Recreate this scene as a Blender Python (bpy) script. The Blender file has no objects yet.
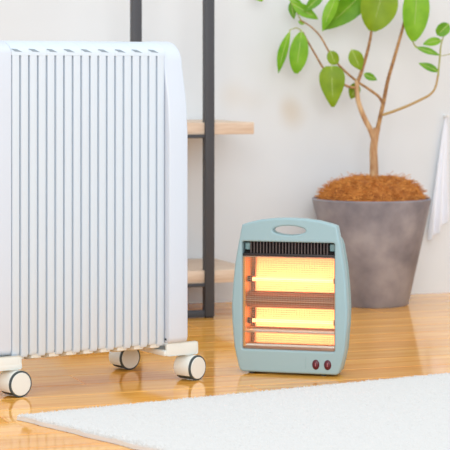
import bpy, bmesh, math, random
import numpy as np
from mathutils import Vector, Matrix
random.seed(7); rng = np.random.default_rng(7)
scene = bpy.context.scene
COL = scene.collection

# ------------------------------------------------------------------ camera, world, lights
F, CX, HY, H = 2000.0, 225.0, 72.0, 0.60       # focal length in px, principal column, horizon row, eye height
cam = bpy.data.objects.new('camera', bpy.data.cameras.new('camera'))
COL.objects.link(cam)
cam.location = (0, 0, H); cam.rotation_euler = (math.pi / 2, 0, 0)
cam.data.sensor_width = 36; cam.data.lens = F / 450 * 36
cam.data.shift_y = -(225 - HY) / 450
cam.data.clip_start = 0.05
cam.data.dof.use_dof = True; cam.data.dof.focus_distance = 3.80; cam.data.dof.aperture_fstop = 11
scene.camera = cam

w = bpy.data.worlds.new('daylight'); scene.world = w; w.use_nodes = True
w.node_tree.nodes['Background'].inputs[0].default_value = (0.90, 0.955, 1.0, 1)
w.node_tree.nodes['Background'].inputs[1].default_value = 0.90

def area(name, loc, target, size, power, col):
    l = bpy.data.lights.new(name, 'AREA'); l.shape = 'RECTANGLE'; l.size, l.size_y = size
    l.energy = power; l.color = col
    o = bpy.data.objects.new(name, l); COL.objects.link(o); o.location = loc
    o.rotation_euler = (Vector(target) - Vector(loc)).to_track_quat('-Z', 'Y').to_euler()
area('front_fill', (0.3, -1.6, 1.9), (0.2, 4.9, 0.4), (2.8, 1.9), 105, (0.98, 0.99, 1))  # added area light behind the camera, placed to light the wall evenly
area('overhead_fill', (0.5, 3.9, 2.55), (0.2, 4.6, 0.0), (2.2, 1.6), 7, (0.96, 0.98, 1))  # added area light overhead, out of view, lifts floor and wall

vs = scene.view_settings
vs.view_transform = 'Standard'; vs.look = 'None'; vs.gamma = 1; vs.use_curve_mapping = False
vs.exposure = 0.30

# ------------------------------------------------------------------ helpers
def at(x, y, Y):                       # photo measurement -> place in the room at distance Y
    return Vector(((x - CX) / F * Y, Y, H - (y - HY) / F * Y))
def ground(x, y, z=0.0):
    Y = (H - z) * F / (y - HY)
    return Vector(((x - CX) / F * Y, Y, z))

def mesh_obj(name, bm, mat, parent=None, smooth=35, loc=None):
    me = bpy.data.meshes.new(name); bm.normal_update(); bm.to_mesh(me); bm.free()
    return link_mesh(name, me, mat, parent, smooth, loc)
def link_mesh(name, me, mat, parent=None, smooth=35, loc=None):
    if mat is not None and not me.materials: me.materials.append(mat)
    if smooth:
        me.polygons.foreach_set('use_smooth', [True] * len(me.polygons))
        me.set_sharp_from_angle(angle=math.radians(smooth))
    o = bpy.data.objects.new(name, me); COL.objects.link(o)
    if parent: o.parent = parent
    if loc is not None: o.location = loc
    return o
def again(o, parent, loc=None):        # copy of a part, shared mesh
    c = o.copy(); COL.objects.link(c); c.parent = parent
    if loc is not None: c.location = loc
    return c
def empty(name, loc, rz=0):
    o = bpy.data.objects.new(name, None); COL.objects.link(o)
    o.location = loc; o.rotation_euler = (0, 0, rz); o.empty_display_size = 0.05
    return o
def tag(o, label=None, cat=None, group=None, kind=None):
    if label: o['label'] = label
    if cat: o['category'] = cat
    if group: o['group'] = group
    if kind: o['kind'] = kind
    return o

def box(bm, lo, hi, bevel=0.0, seg=2):
    m = Matrix.Translation([(a + b) / 2 for a, b in zip(lo, hi)]) @ Matrix.Diagonal([b - a for a, b in zip(lo, hi)] + [1])
    r = bmesh.ops.create_cube(bm, size=1, matrix=m)
    if bevel:
        es = list({e for v in r['verts'] for e in v.link_edges})
        bmesh.ops.bevel(bm, geom=es, offset=bevel, segments=seg, profile=0.5, affect='EDGES')
def new_box(name, lo, hi, mat, parent=None, bevel=0.0, seg=2):
    bm = bmesh.new(); box(bm, lo, hi, bevel, seg)
    return mesh_obj(name, bm, mat, parent)
def prism(bm, pts, x0, x1, bevel=0.0, seg=2):      # polygon of (y, z) extruded along x
    a = [bm.verts.new((x0, p[0], p[1])) for p in pts]; b = [bm.verts.new((x1, p[0], p[1])) for p in pts]
    n = len(pts)
    fs = [bm.faces.new(a), bm.faces.new(b[::-1])]
    for i in range(n): fs.append(bm.faces.new((a[i], b[i], b[(i + 1) % n], a[(i + 1) % n])))
    bmesh.ops.recalc_face_normals(bm, faces=fs)
    if bevel:
        es = [e for f in fs[:2] for e in f.edges]
        bmesh.ops.bevel(bm, geom=es, offset=bevel, segments=seg, profile=0.5, affect='EDGES', clamp_overlap=True)
def tube(bm, pts, radii, n=8, cap=True):
    pts = [Vector(p) for p in pts]; rings = []
    t0 = (pts[1] - pts[0]).normalized()
    up = Vector((0, 0, 1)) if abs(t0.z) < 0.9 else Vector((1, 0, 0))
    nrm = t0.cross(up).normalized()
    for i, p in enumerate(pts):
        t = (pts[min(i + 1, len(pts) - 1)] - pts[max(i - 1, 0)]).normalized()
        nrm = (nrm - t * nrm.dot(t)).normalized(); b = t.cross(nrm)
        r = radii[i] if hasattr(radii, '__len__') else radii
        rings.append([bm.verts.new(p + (nrm * math.cos(2 * math.pi * k / n) + b * math.sin(2 * math.pi * k / n)) * r) for k in range(n)])
    for A, B in zip(rings, rings[1:]):
        for k in range(n): bm.faces.new((A[k], A[(k + 1) % n], B[(k + 1) % n], B[k]))
    if cap: bm.faces.new(rings[0][::-1]); bm.faces.new(rings[-1])
def lathe(bm, prof, n=48, axis='Z'):              # closed profile of (r, h) turned round the axis
    rings = []
    for r, h in prof:
        if r < 1e-6: rings.append([bm.verts.new((0, 0, h))]); continue
        rings.append([bm.verts.new((r * math.cos(2 * math.pi * k / n), r * math.sin(2 * math.pi * k / n), h)) for k in range(n)])
    for A, B in zip(rings, rings[1:]):
        for k in range(n):
            k2 = (k + 1) % n
            if len(A) == 1 and len(B) == 1: continue
            if len(A) == 1: bm.faces.new((A[0], B[k2], B[k]))
            elif len(B) == 1: bm.faces.new((A[k], A[k2], B[0]))
            else: bm.faces.new((A[k], A[k2], B[k2], B[k]))
    bmesh.ops.recalc_face_normals(bm, faces=bm.faces)
def catmull(P, k=6):
    P = [Vector(p) for p in P]; out = []
    for i in range(len(P) - 1):
        a, b, c, d = P[max(i - 1, 0)], P[i], P[i + 1], P[min(i + 2, len(P) - 1)]
        for j in range(k):
            t = j / k
            out.append(0.5 * (2 * b + (c - a) * t + (2 * a - 5 * b + 4 * c - d) * t * t + (3 * b - a - 3 * c + d) * t ** 3))
    return out + [P[-1]]

# ------------------------------------------------------------------ materials
def srgb(r, g, b):
    f = lambda c: c / 12.92 if c <= 0.04045 else ((c + 0.055) / 1.055) ** 2.4
    return (f(r / 255), f(g / 255), f(b / 255), 1)
def mat(name, col, rough=0.5, metal=0.0, **kw):
    m = bpy.data.materials.new(name); m.use_nodes = True
    b = m.node_tree.nodes['Principled BSDF']
    b.inputs['Base Color'].default_value = col; b.inputs['Roughness'].default_value = rough; b.inputs['Metallic'].default_value = metal
    for k, v in kw.items(): b.inputs[k.replace('_', ' ')].default_value = v
    return m
def N(m, t, **kw):
    n = m.node_tree.nodes.new(t)
    for k, v in kw.items(): setattr(n, k, v)
    return n
def L(m, a, b): m.node_tree.links.new(a, b)
def bsdf(m): return m.node_tree.nodes['Principled BSDF']
def noisy(m, c1, c2, scale, detail=3, stretch=(1, 1, 1), lo=0.35, hi=0.65, bump=0.0, coord='Object'):
    tc = N(m, 'ShaderNodeTexCoord'); mp = N(m, 'ShaderNodeMapping'); nz = N(m, 'ShaderNodeTexNoise'); cr = N(m, 'ShaderNodeValToRGB')
    mp.inputs['Scale'].default_value = stretch; nz.inputs['Scale'].default_value = scale; nz.inputs['Detail'].default_value = detail
    cr.color_ramp.elements[0].position = lo; cr.color_ramp.elements[0].color = c1
    cr.color_ramp.elements[1].position = hi; cr.color_ramp.elements[1].color = c2
    L(m, tc.outputs[coord], mp.inputs[0]); L(m, mp.outputs[0], nz.inputs[0]); L(m, nz.outputs[0], cr.inputs[0])
    L(m, cr.outputs[0], bsdf(m).inputs['Base Color'])
    if bump:
        bp = N(m, 'ShaderNodeBump'); bp.inputs['Strength'].default_value = bump; bp.inputs['Distance'].default_value = 0.003
        L(m, nz.outputs[0], bp.inputs['Height']); L(m, bp.outputs[0], bsdf(m).inputs['Normal'])
    return m

M = {}
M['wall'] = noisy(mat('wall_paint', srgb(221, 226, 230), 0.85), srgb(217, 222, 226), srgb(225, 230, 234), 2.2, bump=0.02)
def tint_wall(m, blobs):  # mixes soft beige spots into the wall colour at given positions
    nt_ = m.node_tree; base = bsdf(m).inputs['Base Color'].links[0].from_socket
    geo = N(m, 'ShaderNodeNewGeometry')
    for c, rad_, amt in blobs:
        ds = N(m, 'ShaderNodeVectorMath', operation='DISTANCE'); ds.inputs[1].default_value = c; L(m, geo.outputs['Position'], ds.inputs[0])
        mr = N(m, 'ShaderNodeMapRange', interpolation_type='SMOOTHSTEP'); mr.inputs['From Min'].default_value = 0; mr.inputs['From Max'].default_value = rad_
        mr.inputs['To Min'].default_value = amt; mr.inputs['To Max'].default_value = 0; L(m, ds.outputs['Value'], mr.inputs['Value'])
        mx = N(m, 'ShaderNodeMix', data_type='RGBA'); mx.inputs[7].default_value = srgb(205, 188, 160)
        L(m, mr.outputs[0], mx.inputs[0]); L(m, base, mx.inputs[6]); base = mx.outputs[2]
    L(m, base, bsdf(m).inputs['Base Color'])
M['white'] = mat('white_enamel', srgb(209, 220, 230), 0.38)
M['cover'] = mat('white_plastic_cover', srgb(208, 216, 227), 0.42)
M['core'] = mat('fin_core_enamel', srgb(206, 214, 220), 0.5)
M['slot'] = mat('vent_shadow_grey', srgb(140, 154, 166), 0.7)
M['cream'] = mat('cream_plastic', srgb(226, 228, 222), 0.42)
M['tyre'] = mat('dark_rubber', srgb(62, 72, 74), 0.6)
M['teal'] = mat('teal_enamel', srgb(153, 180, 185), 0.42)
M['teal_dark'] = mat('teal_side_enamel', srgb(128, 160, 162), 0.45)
M['black'] = mat('black_metal', srgb(40, 32, 32), 0.5)
M['iron'] = mat('charcoal_powder_coat', srgb(66, 68, 74), 0.5)
M['divider'] = mat('brown_glow_tinted_metal', srgb(156, 106, 80), 0.4, 0.3)  # brown metal, with the tubes' orange glow worked into its colour
M['wire'] = mat('steel_wire', srgb(190, 170, 150), 0.35, 0.9)
M['reflector'] = mat('polished_reflector', srgb(252, 240, 224), 0.24, 1.0)
M['side_metal'] = mat('glow_tinted_side_metal', srgb(236, 168, 88), 0.4, 0.6)  # golden base colour carries the orange glow of the tubes
M['slat'] = mat('grey_slat_metal', srgb(88, 76, 74), 0.5)
M['knob'] = mat('dark_red_switch', srgb(88, 12, 32), 0.35)
M['mark'] = mat('switch_mark', srgb(190, 120, 130), 0.5)
M['cloth'] = mat('white_cloth', srgb(238, 242, 250), 0.9)
M['peg'] = mat('white_peg', srgb(226, 226, 224), 0.5)
M['rug'] = mat('white_wool', srgb(219, 217, 214), 0.95)
M['rug_back'] = noisy(mat('wool_backing', srgb(232, 228, 220), 0.95), srgb(228, 224, 216), srgb(236, 233, 228), 40)
M['bark'] = noisy(mat('pale_bark', srgb(190, 150, 110), 0.8), srgb(168, 122, 82), srgb(214, 182, 140), 70, stretch=(1, 1, .3), bump=0.3)
M['twig'] = noisy(mat('brown_twig', srgb(160, 118, 74), 0.75), srgb(134, 94, 56), srgb(182, 142, 92), 90, bump=0.2)
M['tan_twig'] = mat('tan_twig', srgb(176, 146, 92), 0.7)
M['green_twig'] = mat('green_twig', srgb(156, 160, 80), 0.6)
M['coir'] = noisy(mat('coconut_fibre', srgb(198, 130, 58), 0.9), srgb(180, 106, 40), srgb(228, 160, 80), 60)
M['coir_base'] = noisy(mat('coconut_fibre_bed', srgb(160, 94, 38), 0.95), srgb(140, 78, 30), srgb(186, 118, 52), 80, bump=0.6)
M['pot'] = noisy(mat('weathered_grey_pot', srgb(138, 138, 148), 0.6), srgb(118, 117, 128), srgb(160, 158, 166), 11, detail=6, bump=0.15)
M['board'] = noisy(mat('pale_shelf_wood', srgb(206, 182, 160), 0.6), srgb(206, 180, 156), srgb(224, 204, 184), 12, stretch=(1, 12, 12))

def tube_material():
    m = bpy.data.materials.new('glowing_quartz'); m.use_nodes = True
    b = bsdf(m); b.inputs['Base Color'].default_value = (1, .8, .5, 1)
    b.inputs['Emission Color'].default_value = (1.0, 0.25, 0.085, 1); b.inputs['Emission Strength'].default_value = 3.9
    return m
M['glow'] = tube_material()

def floor_material():
    m = mat('honey_wood', srgb(206, 150, 84), 0.085)
    oi = N(m, 'ShaderNodeObjectInfo'); tc = N(m, 'ShaderNodeTexCoord'); mp = N(m, 'ShaderNodeMapping')
    ad = N(m, 'ShaderNodeVectorMath', operation='ADD'); sc = N(m, 'ShaderNodeVectorMath', operation='SCALE')
    cb = N(m, 'ShaderNodeCombineXYZ')
    for i in range(3): L(m, oi.outputs['Random'], cb.inputs[i])
    sc.inputs['Scale'].default_value = 37; L(m, cb.outputs[0], sc.inputs[0])
    L(m, tc.outputs['Object'], ad.inputs[0]); L(m, sc.outputs[0], ad.inputs[1])
    mp.inputs['Scale'].default_value = (1.6, 22, 22); L(m, ad.outputs[0], mp.inputs[0])
    nz = N(m, 'ShaderNodeTexNoise'); nz.inputs['Scale'].default_value = 2.2; nz.inputs['Detail'].default_value = 5; nz.inputs['Distortion'].default_value = 0.6
    L(m, mp.outputs[0], nz.inputs[0])
    cr = N(m, 'ShaderNodeValToRGB'); e = cr.color_ramp.elements
    e[0].position = .3; e[0].color = srgb(230, 150, 52); e[1].position = .7; e[1].color = srgb(252, 190, 92)
    L(m, nz.outputs[0], cr.inputs[0])
    hs = N(m, 'ShaderNodeHueSaturation'); mr = N(m, 'ShaderNodeMapRange')
    mr.inputs['To Min'].default_value = 0.92; mr.inputs['To Max'].default_value = 1.07
    L(m, oi.outputs['Random'], mr.inputs['Value']); L(m, mr.outputs[0], hs.inputs['Value']); L(m, cr.outputs[0], hs.inputs['Color'])
    L(m, hs.outputs[0], bsdf(m).inputs['Base Color'])
    bsdf(m).inputs['Specular IOR Level'].default_value = 0.5
    return m
M['floor'] = floor_material()

def leaf_material(name, c1, c2):
    m = mat(name, c1, 0.45)
    noisy(m, c1, c2, 28, lo=.3, hi=.7)
    tr = N(m, 'ShaderNodeBsdfTranslucent'); mx = N(m, 'ShaderNodeMixShader'); mx.inputs[0].default_value = 0.35
    cr = [n for n in m.node_tree.nodes if n.type == 'VALTORGB'][0]
    L(m, cr.outputs[0], tr.inputs[0]); L(m, bsdf(m).outputs[0], mx.inputs[1]); L(m, tr.outputs[0], mx.inputs[2])
    L(m, mx.outputs[0], m.node_tree.nodes['Material Output'].inputs[0])
    return m
M['leaf_bright'] = leaf_material('bright_leaf', srgb(118, 182, 12), srgb(152, 204, 40))
M['leaf_mid'] = leaf_material('mid_leaf', srgb(92, 160, 16), srgb(130, 188, 34))
M['leaf_olive'] = leaf_material('olive_leaf', srgb(130, 164, 8), srgb(152, 184, 20))
M['vein'] = mat('leaf_vein', srgb(186, 206, 110), 0.5)

# ------------------------------------------------------------------ room shell
WA = math.radians(20)
wo = ground(225, 302)                                   # foot of the wall on the picture's middle column
FROOT = Vector((wo.x, wo.y, 0))
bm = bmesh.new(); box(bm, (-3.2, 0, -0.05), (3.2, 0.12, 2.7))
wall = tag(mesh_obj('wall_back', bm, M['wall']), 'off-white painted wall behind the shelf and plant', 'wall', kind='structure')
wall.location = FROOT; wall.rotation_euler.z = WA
bm = bmesh.new(); box(bm, (-3.2, -5.6, -0.05), (3.2, 0.0, -0.004))
floor = tag(mesh_obj('floor', bm, M['floor']), 'glossy honey-coloured wooden plank floor', 'floor', kind='structure')
floor.location = FROOT; floor.rotation_euler.z = WA
PW, PL, GAP = 0.12, 1.35, 0.0012
bm = bmesh.new(); box(bm, (0, -PW + GAP, -0.014), (PL - GAP, 0, 0.0), 0.0012, 1)
plank0 = mesh_obj('plank', bm, M['floor'], floor); first = True
for r in range(26):
    off = -2.7 - (r * 0.53 % PL)
    for k in range(5):
        l = (off + k * PL, -r * PW, 0)
        if first: plank0.location = l; first = False
        else: again(plank0, floor, l)

nw = Vector((math.sin(WA), -math.cos(WA), 0)); uw = Vector((math.cos(WA), math.sin(WA), 0))
def wall_pt(x, y, off=0.0):            # where a picture point falls on the wall, lifted off by off
    k = (x - CX) / F; Y = (FROOT.y - math.tan(WA) * FROOT.x) / (1 - math.tan(WA) * k)
    return at(x, y, Y) + nw * off
tint_wall(M['wall'], [(wall_pt(293, 116), .055, .36), (wall_pt(289, 106), .045, .3), (wall_pt(233, 95), .06, .22), (wall_pt(253, 100), .05, .12)])
# ------------------------------------------------------------------ shelf
sh = ground(208.5, 317.5); sh_s = F / sh.y
shelf = empty('metal_frame_shelf', (sh.x, sh.y, 0), WA)
tag(shelf, 'dark metal framed shelf with pale wooden boards behind the white radiator', 'shelf')
ca = math.cos(WA)
PWD = 0.0118                                            # half width of a post
left = -(72.5 / sh_s) / ca * 0.985
for i, x in enumerate((0, left)):
    o = new_box('post', (x - PWD, -PWD, 0.004), (x + PWD, PWD, 1.25), M['iron'], shelf, 0.0015)
    new_box('foot_pad', (x - PWD * .8, -PWD * .8, 0), (x + PWD * .8, PWD * .8, 0.004), M['black'], o)
def zat(y): return H - (y - HY) * sh.y / F
b_end = (253 - 208.5) / sh_s / ca * 1.02
gapw = (FROOT - Vector((sh.x, sh.y, 0))).dot(Vector((-math.sin(WA), math.cos(WA), 0)))
for yt, yb in ((122.5, 134.5), (270, 283)):
    new_box('board', (left - 0.16, -PWD * .3, zat(yb)), (b_end, gapw - 0.002, zat(yt)), M['board'], shelf, 0.0015)
for yt, yb in ((134.6, 138), (283.1, 286.5), (310, 316.5)):
    bmr = bmesh.new(); box(bmr, (left + PWD, -PWD * .75, zat(yb)), (-PWD, PWD * .75, zat(yt)), 0.001)
    mesh_obj('rung', bmr, M['iron'], shelf)
for x in (0, left):                                     # spacers tying the posts to the wall
    for yt, yb in ((134.6, 138), (283.1, 286.5)):
        new_box('wall_arm', (x - .006, PWD, zat(yb)), (x + .006, gapw - 0.001, zat(yt)), M['iron'], shelf, 0.001)

# ------------------------------------------------------------------ radiator
TH = math.radians(32)
RY = 3.87; RO = Vector(((165 - CX) / F * RY, RY, 0))     # right end of the fin fronts
rad = empty('oil_filled_radiator', RO, TH)
tag(rad, 'white oil-filled radiator with vertical fins standing on four casters', 'radiator')
# length: fins run from local x = 0 to -LEN, fronts at local y = 0, backs at +
k = (11.5 - CX) / F
LEN = (RO.x - k * RO.y) / (math.cos(TH) - k * math.sin(TH))
NF = 9; P = LEN / NF; DEP = 0.125
def rz(y, d=RY): return H - (y - HY) * d / F
ZB = rz(345.5); ZT = rz(41.5); ZS = rz(54)
def shoulder(front, back, zb, zs, zt, r=0.05, n=6, low=0.012):
    pts = [(front + low * .6, zb), (front, zb + low)]
    for i in range(n + 1):
        a = i / n * math.pi / 2
        pts.append((front + r * (1 - math.cos(a)), zs + (zt - zs) * math.sin(a)))
    for i in range(n, -1, -1):
        a = i / n * math.pi / 2
        pts.append((back - r * .6 * (1 - math.cos(a)), zs + (zt - zs) * math.sin(a)))
    pts += [(back, zb + low), (back - low * .6, zb)]
    return pts
G = 0.0036
fin0 = None
for i in range(NF):
    x0 = -LEN + i * P
    if fin0 is None:
        # fin: a folded steel hood and its inner web, two plates in front, one vent slot
        bm = bmesh.new()
        hood = []
        for j in range(9):
            a = j / 8 * math.pi / 2
            hood.append((0.055 * (1 - math.cos(a)) + 0.0, ZS + (ZT - ZS) * math.sin(a)))
        hood += [(DEP - 0.03, ZT), (DEP, ZS), (DEP, ZS - .004), (0.0, ZS - .004)]
        prism(bm, hood, 0.0, P, 0.0004, 1)
        box(bm, (0.006, 0.022, ZB + 0.02), (P - 0.006, DEP - 0.01, ZS))
        fin = mesh_obj('fin', bm, M['white'], rad, loc=(x0, 0, 0))
        kids = []
        for s in range(2):
            bm = bmesh.new()
            zb = ZB + 0.003 * (1 - s)
            prism(bm, [(0.004, zb), (0, zb + .006), (0, ZS - .0038), (DEP, ZS - .0038), (DEP, zb + .006), (DEP - .004, zb)], s * P / 2 + G / 2, (s + 1) * P / 2 - G / 2, 0.0012, 2)
            kids.append(mesh_obj('fin_plate', bm, M['white'], fin))
        bm = bmesh.new()                                # little slanting vent in the shoulder
        zc = ZS + .0048; vy = 0.0002
        vv = [(P * .02, zc + .0036), (P * .30, zc + .0030), (P * .62, zc - .0026), (P * .20, zc - .0014)]
        A = [bm.verts.new((x, vy - .0003 + max(0, (z - ZS)) * .12, z)) for x, z in vv]; B = [bm.verts.new((x, vy + .004, z)) for x, z in vv]
        bm.faces.new(A); bm.faces.new(B[::-1])
        for q in range(4): bm.faces.new((A[q], B[q], B[(q + 1) % 4], A[(q + 1) % 4]))
        bmesh.ops.recalc_face_normals(bm, faces=bm.faces)
        kids.append(mesh_obj('vent_slot', bm, M['slot'], fin, 0))
        bm = bmesh.new()                                # curved lip hanging under the fin
        prism(bm, [(0.006, ZB + .004), (0.008, ZB - .004), (0.03, ZB - .009), (DEP - .03, ZB - .009), (DEP - .01, ZB + .004)], P * .22, P * .80, 0.0015, 2)
        kids.append(mesh_obj('bottom_lip', bm, M['cream'], fin))
        fin0, kids0 = fin, kids
    else:
        fin = again(fin0, rad, (x0, 0, 0))
        for c in kids0: again(c, fin)
def cover(x0, x1, pro, pro_top, zs=rz(66), zt=ZT + .001, bev=.004):
    pts = [(pro * -1 + .012, ZB + .004), (-pro + .003, ZB + .0075), (-pro, ZB + .016), (-pro, rz(135)), (-pro * .75 + -pro_top * .25, rz(100))]
    for i in range(9):
        a = i / 8 * math.pi / 2
        pts.append((-pro_top + .056 * (1 - math.cos(a)), zs + (zt - zs) * math.sin(a)))
    for i in range(8, -1, -1):
        a = i / 8 * math.pi / 2
        pts.append((DEP + .004 - .05 * (1 - math.cos(a)), zs + (zt - zs) * math.sin(a)))
    pts += [(DEP + .006, ZB + .015), (DEP - .005, ZB + .004)]
    bm = bmesh.new(); prism(bm, pts, x0, x1, bev, 3)
    return mesh_obj('end_cover', bm, M['cover'], rad, 50)
cover(0.0006, 0.043, 0.016, -0.005)
lc = cover(-LEN - 0.085, -LEN - 0.0006, 0.0005, 0.0005, ZS, ZT, .0008)
new_box('cord_hook', (-LEN - 0.088, .03, .30), (-LEN - 0.084, .09, .36), M['cream'], lc, 0.0015)

# casters: (picture point of the disc contact, disc normal angle from the view, disc radius)
Rinv = Matrix.Rotation(-TH, 3, 'Z')
RW = 0.0245; CW = 0.044
def caster(px, py, alpha, body_col=None):
    g = ground(px, py); loc = Rinv @ (g - RO)
    n = Vector((math.sin(alpha), -math.cos(alpha), 0)); nl = Rinv @ n
    ang = math.atan2(nl.y, nl.x)
    # built with the axle along local +x, disc on the +x end
    bm = bmesh.new()
    prof = []
    for i in range(31):
        a = math.radians(-38 + (256) * i / 30)
        prof.append((RW * .985 * math.cos(a), RW + RW * .985 * math.sin(a)))
    prism(bm, prof, -CW, -0.0038, 0.003, 3)
    bmesh.ops.create_cone(bm, cap_ends=True, segments=20, radius1=.0095, radius2=.0095, depth=.012, matrix=Matrix.Translation((-CW / 2 - .003, 0, 2 * RW + .002)))
    c = mesh_obj('caster', bm, M['cream'], rad, loc=loc); c.rotation_euler.z = ang
    def wheel(nm, xs, rs, m):
        bm = bmesh.new(); lathe(bm, list(zip(rs, xs)), 40)
        bm.transform(Matrix.Translation((0, 0, RW)) @ Matrix.Rotation(math.pi / 2, 4, 'Y'))
        return mesh_obj(nm, bm, m, c, 40)
    wheel('tyre', [-.0045, -.0045, -.0038, -.001, 0, 0, -.003], [0, RW * .96, RW, RW, RW * .97, RW * .86, 0], M['tyre'])
    wheel('wheel_cap', [-.001, .0002, .0012, .0016], [RW * .87, RW * .87, RW * .84, 0], M['cream'])
    wheel('tyre', [-.006, -.006, -.008, -CW + .004, -CW + .002, -CW + .002], [0, RW * .90, RW * .945, RW * .945, RW * .90, 0], M['tyre'])
    return loc + Rinv @ (n * (-CW / 2 - .003))
cr_ = caster(198, 380.5, math.radians(50))
cl_ = caster(21, 397.5, math.radians(40))
bk = caster(130.5, 370.0, math.radians(38))
g = ground(130.5, 370)
# the hidden far-left caster mirrors the visible far one
vis = Rinv @ (g - RO); shift = (cl_ - cr_)
pt = RO + Matrix.Rotation(TH, 3, 'Z') @ (vis + Vector((shift.x, 0, 0)))
caster(CX + pt.x / pt.y * F, HY + H / pt.y * F, math.radians(38))
ARM0, ARM1 = rz(353.0, 3.80), rz(341.0, 3.80)
ARM0, ARM1 = 2 * RW + .0012, .0755
for c_, xr in ((cr_, .014), (cl_, .010)):
    bm = bmesh.new()
    box(bm, (c_.x + xr - .071, c_.y - .013, ARM0), (c_.x + xr, -.003, ARM1), .004, 3)
    box(bm, (c_.x - .062, -.006, ARM0 + .0005), (c_.x + .012, bk.y + .02, .0615), .002, 2)
    mesh_obj('caster_arm', bm, M['cream'], rad)
bm = bmesh.new(); bmesh.ops.create_cone(bm, cap_ends=True, segments=12, radius1=.0022, radius2=.0022, depth=.006, matrix=Matrix.Translation((0.0015, -.002, ZB + .012)) @ Matrix.Rotation(math.pi / 2, 4, 'X'))
mesh_obj('screw', bm, M['tyre'], rad)

# ------------------------------------------------------------------ halogen heater
PH = math.radians(15)
hb = ground(290.3, 374.5)
heat = empty('halogen_heater', (hb.x, hb.y, 0), -PH); heat.scale = (1.015, 1.0, 1.034)
tag(heat, 'small pale teal electric heater with two glowing orange bars', 'heater')
def outline(dz=0.0, inset=0.0, top=True):
    P_ = [(.094, .004), (.0995, .008), (.1025, .018), (.110, .05), (.1145, .10), (.1155, .13), (.113, .17), (.109, .21), (.102, .25), (.0945, .2865)]
    R = [(x - inset, z) for x, z in P_]
    if top: T = [(.083, .2905), (.06, .2960), (.03, .2995), (0, .3005)]
    else: T = [(.0965 - inset, .262), (.085, .264), (0, .264)]; R = [p for p in R if p[1] < .255]
    half = R + T
    return half + [(-x, z) for x, z in half[::-1] if x > 1e-5]
def rrect(x0, x1, z0, z1, r, n=4):
    pts = []
    for cx, cz, a0 in ((x1 - r, z0 + r, -90), (x1 - r, z1 - r, 0), (x0 + r, z1 - r, 90), (x0 + r, z0 + r, 180)):
        for i in range(n + 1):
            a = math.radians(a0 + 90 * i / n); pts.append((cx + r * math.cos(a), cz + r * math.sin(a)))
    return pts
def plate(name, loops, y0, y1, bev, m, parent, smooth=40):
    cu = bpy.data.curves.new(name, 'CURVE'); cu.dimensions = '2D'; cu.fill_mode = 'BOTH'
    cu.extrude = (y1 - y0) / 2 - bev; cu.bevel_depth = bev; cu.bevel_resolution = 3; cu.offset = -bev
    for lp in loops:
        s = cu.splines.new('POLY'); s.points.add(len(lp) - 1); s.use_cyclic_u = True
        for p, q in zip(s.points, lp): p.co = (q[0], q[1], 0, 1)
    t = bpy.data.objects.new('tmp', cu); COL.objects.link(t)
    dg = bpy.context.evaluated_depsgraph_get(); me = bpy.data.meshes.new_from_object(t.evaluated_get(dg))
    bpy.data.objects.remove(t); bpy.data.curves.remove(cu)
    me.materials.clear()
    me.transform(Matrix.Translation((0, (y0 + y1) / 2, 0)) @ Matrix.Rotation(math.pi / 2, 4, 'X'))
    return link_mesh(name, me, m, parent, smooth)
OX0, OX1, OZ0, OZ1 = -.0945, .0905, .0475, .2545
opening = rrect(OX0, OX1, OZ0, OZ1, .003)
hole = [(.033 * math.cos(t) , .277 + .0088 * math.sin(t)) for t in np.linspace(0, 2 * math.pi, 32, endpoint=False)]
plate('front_shell', [outline(), opening, hole], -.012, .016, .0035, M['teal'], heat)
inner = rrect(OX0 - .002, OX1 + .002, OZ0 - .002, OZ1 + .002, .003)
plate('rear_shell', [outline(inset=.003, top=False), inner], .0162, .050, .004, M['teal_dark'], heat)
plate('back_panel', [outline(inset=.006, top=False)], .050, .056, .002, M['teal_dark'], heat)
for x in (-.078, .066):
    bm = bmesh.new(); bmesh.ops.create_cone(bm, cap_ends=True, segments=16, radius1=.0055, radius2=.0062, depth=.0065, matrix=Matrix.Translation((x, .004, .00325)))
    mesh_obj('foot', bm, M['tyre'], heat)
    bm = bmesh.new(); bmesh.ops.create_cone(bm, cap_ends=True, segments=16, radius1=.0055, radius2=.0062, depth=.0065, matrix=Matrix.Translation((x, .042, .00325)))
    mesh_obj('foot', bm, M['tyre'], heat)
# top grille
ZG0, ZG1 = .2315, .2540
new_box('grille_backing', (OX0, .020, ZG0 - .004), (OX1, .023, ZG1), M['black'], heat)
for x in (OX0 + .0075, OX1 - .0075):
    new_box('grille_block', (x - .005, .004, ZG0 + .006), (x + .005, .02, ZG1 - .003), M['teal_dark'], heat, .001)
bm = bmesh.new(); box(bm, (-.0011, -.004, ZG0), (.0011, .012, ZG1), .0004, 1)
sl = mesh_obj('slat', bm, M['slat'], heat); ns = 25
for i in range(ns):
    x = OX0 + .016 + (OX1 - OX0 - .032) * i / (ns - 1)
    if i == 0: sl.location.x = x
    else: again(sl, heat, (x, 0, 0))
new_box('grille_rail', (OX0, -.005, ZG0 - .0055), (OX1, .012, ZG0), M['black'], heat, .0006)
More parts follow.
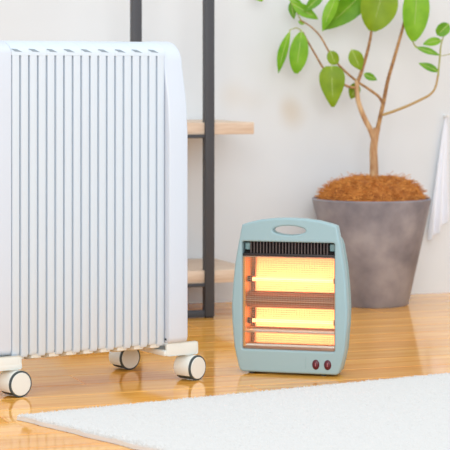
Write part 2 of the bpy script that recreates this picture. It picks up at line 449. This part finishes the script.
# reflectors
def reflector(z0, z1, zf, creases=()):
    bm = bmesh.new(); n = 36; pr = []
    tt = np.linspace(-.09, .09, 400); dy_ = .016 - tt ** 2 / (4 * .016); eps = math.radians(7.5)   # parabola tilted slightly upward, tube at its focus
    ZZ = zf - math.sin(eps) * dy_ + math.cos(eps) * tt; YY = .024 + math.cos(eps) * dy_ + math.sin(eps) * tt
    ok = np.maximum.accumulate(ZZ) <= ZZ + 1e-12; ZZ, YY = ZZ[ok], YY[ok]
    for i in range(n + 1):
        t = i / n; z = z0 + (z1 - z0) * t
        d = max(.003, float(np.interp(z, ZZ, YY)))
        for cz in creases:
            d -= .007 * math.exp(-((z - cz) / .0014) ** 2)
        pr.append((d, z))
    x0, x1 = OX0 + .004, OX1 - .002
    A = [bm.verts.new((x0, d, z)) for d, z in pr]; B = [bm.verts.new((x1, d, z)) for d, z in pr]
    A2 = [bm.verts.new((x0, d + .0012, z)) for d, z in pr]; B2 = [bm.verts.new((x1, d + .0012, z)) for d, z in pr]
    for i in range(n):
        bm.faces.new((A[i], B[i], B[i + 1], A[i + 1])); bm.faces.new((A2[i], A2[i + 1], B2[i + 1], B2[i]))
        bm.faces.new((A[i], A[i + 1], A2[i + 1], A2[i])); bm.faces.new((B[i], B2[i], B2[i + 1], B[i + 1]))
    bm.faces.new((A[0], A2[0], B2[0], B[0])); bm.faces.new((A[n], B[n], B2[n], A2[n]))
    bmesh.ops.recalc_face_normals(bm, faces=bm.faces)
    r = mesh_obj('reflector', bm, M['reflector'], heat, 60)
    bm = bmesh.new(); tube(bm, [(x0 + .008, 0.024, zf), (x1 - .006, 0.024, zf)], .0038, 14)
    t = mesh_obj('heating_tube', bm, M['glow'], heat, 40)
    for xa, xb in ((x0, x0 + .0085), (x1 - .0065, x1)):
        bm = bmesh.new(); tube(bm, [(xa, 0.024, zf), (xb, 0.024, zf)], .0058, 14)
        mesh_obj('end_cap', bm, M['black'], t, 40)
reflector(.1555, .2255, .179)
reflector(.0490, .1235, .0985, (.082,))
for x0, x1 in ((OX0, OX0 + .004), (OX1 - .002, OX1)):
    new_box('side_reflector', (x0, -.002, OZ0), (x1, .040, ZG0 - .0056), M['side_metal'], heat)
bm = bmesh.new(); prism(bm, [(.032, .1237), (.015, .1275), (.006, .1345), (.005, .1395), (.006, .1445), (.015, .1515), (.032, .1553)], OX0 + .004, OX1 - .002)
mesh_obj('divider', bm, M['divider'], heat, 60)
new_box('bottom_rail', (OX0, -.003, OZ0), (OX1, .008, OZ0 + .0042), M['divider'], heat, .0005)
# wire guard
bm = bmesh.new()
for i in range(56):
    x = OX0 + .002 + (OX1 - OX0 - .004) * i / 55; box(bm, (x - .00024, -.0034, OZ0), (x + .00024, -.0030, ZG0 - .0055))
for i in range(44):
    z = OZ0 + .002 + (ZG0 - .008 - OZ0) * i / 43; box(bm, (OX0, -.0038, z - .00024), (OX1, -.0034, z + .00024))
tag(mesh_obj('wire_guard', bm, M['wire'], heat, 0), kind='stuff')
for z in (.1398, .2245, .0800):
    bm = bmesh.new(); tube(bm, [(OX0, -.0045, z), (OX1, -.0045, z)], .0007, 8); mesh_obj('guard_bar', bm, M['wire'], heat)
# switches
for x in (.0535, .0770):
    bm = bmesh.new(); bmesh.ops.create_uvsphere(bm, u_segments=24, v_segments=12, radius=1, matrix=Matrix.Translation((x, -.012, .0225)) @ Matrix.Diagonal((.0072, .0035, .0096, 1)))
    kb = mesh_obj('switch', bm, M['knob'], heat, 60); kb['label'] = 'dark red oval switch'
    new_box('switch_mark', (x - .0006, -.0158, .0195), (x + .0006, -.0150, .0265), M['mark'], kb)
new_box('panel_groove', (.0335, -.0123, .0140), (.0340, -.0117, .036), M['teal_dark'], heat)

# ------------------------------------------------------------------ rug
RZ = 0.0105
c0 = ground(17, 414, RZ); far = ground(450, 372, RZ); near = ground(152, 447, RZ)
du = (far - c0).normalized(); dv = (near - c0).normalized()
rug = empty('wool_rug', (c0.x, c0.y, 0)); tag(rug, 'thick white wool rug lying on the floor in front', 'rug')
LU, LV = 1.6, 1.25
def ru(u, v, z): p = du * u + dv * v; return Vector((p.x, p.y, z))
bm = bmesh.new(); nu, nv = 60, 48
def rug_pt(i, j, z):
    u, v = LU * i / nu, LV * j / nv
    w1 = .0012 * math.sin(i * 1.7) + .0008 * math.sin(i * 4.1); w2 = .0012 * math.sin(j * 1.3) + .0008 * math.sin(j * 3.7)
    if j == 0: v += w1
    if i == 0: u += w2
    return ru(u, v, z)
T = [[bm.verts.new(rug_pt(i, j, RZ - (.003 if i in (0, nu) or j in (0, nv) else 0) + .0008 * math.sin(i * 2.3 + j * 3.1))) for j in range(nv + 1)] for i in range(nu + 1)]
for i in range(nu):
    for j in range(nv): bm.faces.new((T[i][j], T[i + 1][j], T[i + 1][j + 1], T[i][j + 1]))
bmesh.ops.recalc_face_normals(bm, faces=bm.faces)
edge = [e for e in bm.edges if e.is_boundary]
ex = bmesh.ops.extrude_edge_only(bm, edges=edge)
for v in ex['geom']:
    if isinstance(v, bmesh.types.BMVert): v.co.z = 0.0005
mesh_obj('rug_base', bm, M['rug'], rug, 60)
nt = 80000
U = rng.random(nt) * 1.25; V = rng.random(nt) * 0.9
ne = 9000
U[:ne] = rng.random(ne) * 1.25; V[:ne] = .003 + rng.random(ne) * .008
U[ne:2 * ne] = .003 + rng.random(ne) * .008; V[ne:2 * ne] = rng.random(ne) * .9
base = np.stack([du.x * U + dv.x * V, du.y * U + dv.y * V, np.full(nt, RZ - .003)], 1)
base[:2 * ne, 2] = RZ - .0035
ang = rng.random(nt) * 6.283; hgt = .0036 + .0012 * rng.random(nt); lean = .002 * rng.random(nt)
out = np.zeros((nt, 2)); nvv = np.array([-dv.x, -dv.y]); nuu = np.array([-du.x, -du.y])
out[:ne] = nvv; out[ne:2 * ne] = nuu
hgt[:2 * ne] *= np.clip(base[:2 * ne, 2] / RZ, .3, 1) * .7
tip = base.copy(); tip[:, 0] += np.cos(ang) * lean + out[:, 0] * .0025; tip[:, 1] += np.sin(ang) * lean + out[:, 1] * .0025; tip[:, 2] += hgt
r = np.full(nt, .0016); r[:2 * ne] = .0024
vs_ = np.zeros((nt, 4, 3))
for q in range(3):
    a = ang + q * 2.0944
    vs_[:, q] = base + np.stack([np.cos(a) * r, np.sin(a) * r, np.zeros(nt)], 1)
vs_[:, 3] = tip
idx = np.arange(nt) * 4
fc = np.concatenate([np.stack([idx + a, idx + b, idx + 3], 1) for a, b in ((0, 1), (1, 2), (2, 0))])
me = bpy.data.meshes.new('pile'); me.from_pydata(vs_.reshape(-1, 3).tolist(), [], fc.tolist())
tag(link_mesh('pile', me, M['rug'], rug, 0), kind='stuff')

# ------------------------------------------------------------------ potted tree
pf = ground(371, 308.5)
PR_B, PR_T = 37.5 / (F / pf.y), 59.5 / (F / (pf.y + .1))
pc = Vector(((371.5 - CX) / F * (pf.y + .1), pf.y + PR_B, 0)); PS = F / pc.y
pot_top = H - (198.5 - HY) * (pc.y - .02) / F
tree = empty('potted_fig_tree', pc)
tag(tree, 'slender broad-leaved tree growing in a tapered grey pot', 'potted plant')
bm = bmesh.new()
lathe(bm, [(0, 0), (PR_B - .004, 0), (PR_B, .004), (PR_T - .002, pot_top - .012), (PR_T, pot_top - .002), (PR_T - .002, pot_top), (PR_T - .008, pot_top), (PR_T - .011, pot_top - .03), (0, pot_top - .03)], 64)
mesh_obj('pot', bm, M['pot'], tree, 40)
# mulch
RM = PR_T - .0125
bm = bmesh.new(); rings = 9; prof = []
MH = .060
def mound(r, a):
    t = r / RM
    return pot_top - .006 + MH * (1 - t ** 4.2) * (0.9 + .10 * math.sin(3 * a + 1) + .05 * math.sin(7 * a))
vsR = []
for i in range(rings + 1):
    rr = RM * i / rings
    vsR.append([bm.verts.new((rr * math.cos(2 * math.pi * k / 40), rr * math.sin(2 * math.pi * k / 40), mound(rr, 2 * math.pi * k / 40) + (random.uniform(-.003, .003) if 0 < i < rings else 0))) for k in range(40)] if i else [bm.verts.new((0, 0, mound(0, 0)))])
for k in range(40): bm.faces.new((vsR[0][0], vsR[1][k], vsR[1][(k + 1) % 40]))
for A, B in zip(vsR[1:], vsR[2:]):
    for k in range(40): bm.faces.new((A[k], B[k], B[(k + 1) % 40], A[(k + 1) % 40]))
mu = mesh_obj('mulch', bm, M['coir_base'], tree, 60)
bm = bmesh.new()
for q in range(4200):
    a = random.uniform(0, 6.283); rr = RM * math.sqrt(random.random()) * .97
    p = Vector((rr * math.cos(a), rr * math.sin(a), mound(rr, a) - .001))
    d = Vector((random.uniform(-1, 1), random.uniform(-1, 1), random.uniform(-.15, .4))).normalized()
    ln = random.uniform(.010, .024); cv = Vector((random.uniform(-1, 1), random.uniform(-1, 1), random.uniform(-.8, .3))) * .35
    pts = [p + d * (ln * t) + cv * (ln * t * t) for t in (0, .35, .7, 1)]
    for s in pts[1:]:
        s.z = max(s.z, mound(min(math.hypot(s.x, s.y), RM), math.atan2(s.y, s.x)) + .0005)
        hh = math.hypot(s.x, s.y)
        if hh > PR_T - .004: f_ = (PR_T - .004) / hh; s.x *= f_; s.y *= f_
    if min((pts[j + 1] - pts[j]).length for j in range(3)) < 1e-4: continue
    tube(bm, pts, random.uniform(.0004, .0009), 3, False)
tag(mesh_obj('mulch_fibres', bm, M['coir'], mu, 0), kind='stuff')

def tp(x, y, dy=0.0): return at(x, y, pc.y + dy) - pc
trunk_base = tp(374, 182); trunk_base.z = min(trunk_base.z, mound(.01, 0))
def branch(name, pts, r0, r1, m):
    P3 = catmull([tp(*p) for p in pts], 5); n = len(P3)
    bm = bmesh.new(); tube(bm, P3, [r0 + (r1 - r0) * (i / (n - 1)) for i in range(n)], 9)
    return mesh_obj(name, bm, m, tree, 60)
px = 1 / PS
branch('trunk', [(374, 182), (374, 165), (373.5, 150), (375, 138), (377, 128)], 4.6 * px, 3.4 * px, M['bark'])
branch('branch', [(374.5, 142), (371, 131), (364, 117), (358.5, 102), (357, 90), (357, 80)], 3.0 * px, 2.1 * px, M['bark'])
branch('branch', [(357, 84), (361, 73), (366.5, 55), (370, 40), (371.5, 30), (374, 12, -.01)], 2.0 * px, 1.1 * px, M['twig'])
branch('branch', [(376.5, 134), (380, 118), (384, 100), (388, 80), (396, 52), (403, 27), (408, 5, -.01)], 2.4 * px, 1.3 * px, M['twig'])
branch('branch', [(383, 104), (379, 97), (370, 90), (358, 82, .01), (347, 73), (338, 64), (332, 56), (328, 50), (320, 36), (310, 26), (300, 20)], 1.5 * px, .7 * px, M['twig'])
branch('branch', [(357, 88), (347, 86, -.01), (335, 79, -.015), (324, 69), (315, 54), (307, 40), (303, 32)], 1.4 * px, .8 * px, M['twig'])
branch('branch', [(382, 115), (393, 111.5), (407, 106), (420, 100), (430, 94.5), (435.5, 87), (438, 75)], 1.5 * px, 1.0 * px, M['tan_twig'])
branch('branch', [(438, 76), (439.5, 60), (441, 45), (444, 35)], 1.0 * px, .6 * px, M['green_twig'])
branch('branch', [(412, 36), (413, 42), (416, 46.5), (422, 49)], .8 * px, .7 * px, M['green_twig'])
branch('branch', [(440, 56), (446, 55), (455, 53)], .4 * px, .3 * px, M['green_twig'])

branch('branch', [(374, 14, .0), (379, -6, .0), (386, -22, -.02)], 1.1 * px, .6 * px, M['twig'])
branch('branch', [(379, -6, .0), (371, -14, .01), (354, -16, .0), (338, -9, -.02), (324, -9, -.02)], .8 * px, .5 * px, M['green_twig'])
branch('branch', [(407, 8, .0), (412, -8, .0), (418, -21, -.02)], 1.2 * px, .6 * px, M['twig'])
branch('branch', [(301, 20.5), (296, 10, .01), (291, 1, .01), (282, -9), (268, -15, -.01), (256, -13, -.02)], .7 * px, .4 * px, M['green_twig'])
branch('branch', [(303, 33), (297, 28, -.01), (289, 30.5, -.02)], .7 * px, .4 * px, M['green_twig'])
def leaf(b, t, wpx, m, shape='oval', face=0.0, dy=0.0, tipdy=0.0, cup=.18, droop=.1, roll=0.0):
    B, Tt = tp(b[0], b[1], dy), tp(t[0], t[1], dy + tipdy)
    ax = Tt - B; Ln = ax.length; ax.normalize()
    nrm = Vector((0, -1, 0)); nrm = (nrm - ax * nrm.dot(ax)).normalized(); sd = ax.cross(nrm).normalized()
    R = Matrix.Rotation(roll, 3, ax); nrm = R @ nrm; sd = R @ sd
    W = wpx * px / 2; nL, nW = 12, 6
    bm = bmesh.new(); top = []; bot = []; th = .0007
    for i in range(nL + 1):
        s = i / nL
        if shape == 'heart': wd = (math.sin(math.pi * min(1, s * .93 + .03) ** .62)) ** .8 * (1 - .12 * s)
        elif shape == 'narrow': wd = math.sin(math.pi * (s * .97 + .015) ** .95)
        elif shape == 'round': wd = math.sqrt(max(0, 1 - (2 * s - 1) ** 2)) if 0 < s < 1 else .04
        elif shape == 'broad': wd = max(0, math.sin(math.pi * (s * .96 + .02))) ** .62
        else: wd = math.sin(math.pi * (s * .96 + .02) ** .8) ** .85
        wd = max(wd, .03) * W; rt, rb = [], []
        for j in range(nW + 1):
            q = 2 * j / nW - 1
            off = cup * abs(q) ** 1.3 * wd - droop * Ln * (s - .5) ** 2 * 2 + .03 * W * math.sin(9 * s + 2 * q)
            p = B + ax * (Ln * s) + sd * (q * wd) + nrm * off
            rt.append(bm.verts.new(p + nrm * th / 2)); rb.append(bm.verts.new(p - nrm * th / 2))
        top.append(rt); bot.append(rb)
    for i in range(nL):
        for j in range(nW):
            bm.faces.new((top[i][j], top[i + 1][j], top[i + 1][j + 1], top[i][j + 1]))
            bm.faces.new((bot[i][j], bot[i][j + 1], bot[i + 1][j + 1], bot[i + 1][j]))
        for j in (0, nW): bm.faces.new((top[i][j], bot[i][j], bot[i + 1][j], top[i + 1][j]))
    for i in (0, nL):
        for j in range(nW): bm.faces.new((top[i][j], top[i][j + 1], bot[i][j + 1], bot[i][j]))
    bmesh.ops.recalc_face_normals(bm, faces=bm.faces)
    lf = mesh_obj('leaf', bm, m, tree, 70)
    bm = bmesh.new()
    tube(bm, [B + ax * (Ln * s) + nrm * (-droop * Ln * (s - .5) ** 2 * 2 + .0004) for s in (-.06, .1, .3, .5, .7, .92)], [.0011, .0009, .0008, .0007, .0006, .0003], 6)
    mesh_obj('midrib', bm, M['vein'], lf)
BR, MD, OL = M['leaf_bright'], M['leaf_mid'], M['leaf_olive']
leaf((289, 31), (277.5, 73), 11, BR, 'narrow', dy=-.02, roll=.5)
leaf((301.5, 32), (296, 73.5), 19, BR, 'broad', dy=-.01)
leaf((331.5, 66), (333, 107), 27, OL, 'heart', dy=-.03)
leaf((330, 51), (336, 65), 12, OL, 'round', dy=-.02)
leaf((352, 50), (361, 70), 15, OL, 'oval', dy=-.01)
leaf((364, 74), (377, 80), 7.5, MD, 'oval')
leaf((357, 83), (351, 99), 12, OL, 'oval', dy=.02)
leaf((338, -8), (322, 31), 13, BR, 'narrow', dy=-.02, roll=.3)
leaf((369, -12), (324, 30), 26, MD, 'oval', dy=.0, roll=-.25)
leaf((386, -20), (372, 31), 37, OL, 'broad', dy=-.03)
leaf((418, -20), (413.5, 41), 27, BR, 'broad', dy=-.02)
leaf((291, 2), (294, 19), 8, MD, 'oval', dy=.01)
leaf((293, 4), (318, 19), 12, BR, 'oval', dy=-.01)
leaf((324, -8), (304, 12), 11, MD, 'oval', dy=-.02)
leaf((288, -2), (304, 6), 7, BR, 'narrow', dy=0)
leaf((304, 24), (298, 21), 4, MD, 'oval')
leaf((449, 24), (437, 35), 13, MD, 'round', dy=-.01)
leaf((441, 40), (423, 44), 9, BR, 'oval', roll=.3)
leaf((416, 47), (440, 55), 7, MD, 'narrow', dy=-.01, roll=-.3)
leaf((438, 71), (419, 63), 8, MD, 'oval', roll=.3)
leaf((256, -12), (262, 1.5), 14, BR, 'oval', dy=-.02)

# ------------------------------------------------------------------ white cloth on the wall
tpk = wall_pt(444.5, 117)
cl = empty('hanging_cloth', tpk, WA)
tag(cl, 'white cloth hanging in narrow folds on the wall right of the pot', 'cloth')
s2 = F / tpk.y
bm = bmesh.new(); nz_, nx_ = 22, 26; fr, bk2 = [], []
for i in range(nz_ + 1):
    t = i / nz_
    xl = (-1.2 - 19.5 * t ** .85) / s2; xr = (1.0 + 2.5 * t) / s2
    f1, b1 = [], []
    for j in range(nx_ + 1):
        q = j / nx_
        zz = -(122 - 24 * q ** 1.5) / s2 * t
        y = -.014 - (.003 + .007 * t) * math.sin(q * 17 + .4 * math.sin(5 * t)) * (0.4 + t * .6)
        f1.append(bm.verts.new((xl + (xr - xl) * q, y, zz))); b1.append(bm.verts.new((xl + (xr - xl) * q, y + .0015, zz)))
    fr.append(f1); bk2.append(b1)
for i in range(nz_):
    for j in range(nx_):
        bm.faces.new((fr[i][j], fr[i][j + 1], fr[i + 1][j + 1], fr[i + 1][j])); bm.faces.new((bk2[i][j], bk2[i + 1][j], bk2[i + 1][j + 1], bk2[i][j + 1]))
    for j in (0, nx_): bm.faces.new((fr[i][j], fr[i + 1][j], bk2[i + 1][j], bk2[i][j]))
for i in (0, nz_):
    for j in range(nx_): bm.faces.new((fr[i][j], bk2[i][j], bk2[i][j + 1], fr[i][j + 1]))
bmesh.ops.recalc_face_normals(bm, faces=bm.faces)
mesh_obj('drape', bm, M['cloth'], cl, 70)
bm = bmesh.new(); tube(bm, [(0, -.0005, .002), (0, -.012, .001), (0, -.022, .003)], [.004, .003, .004], 12)
mesh_obj('peg', bm, M['peg'], cl)
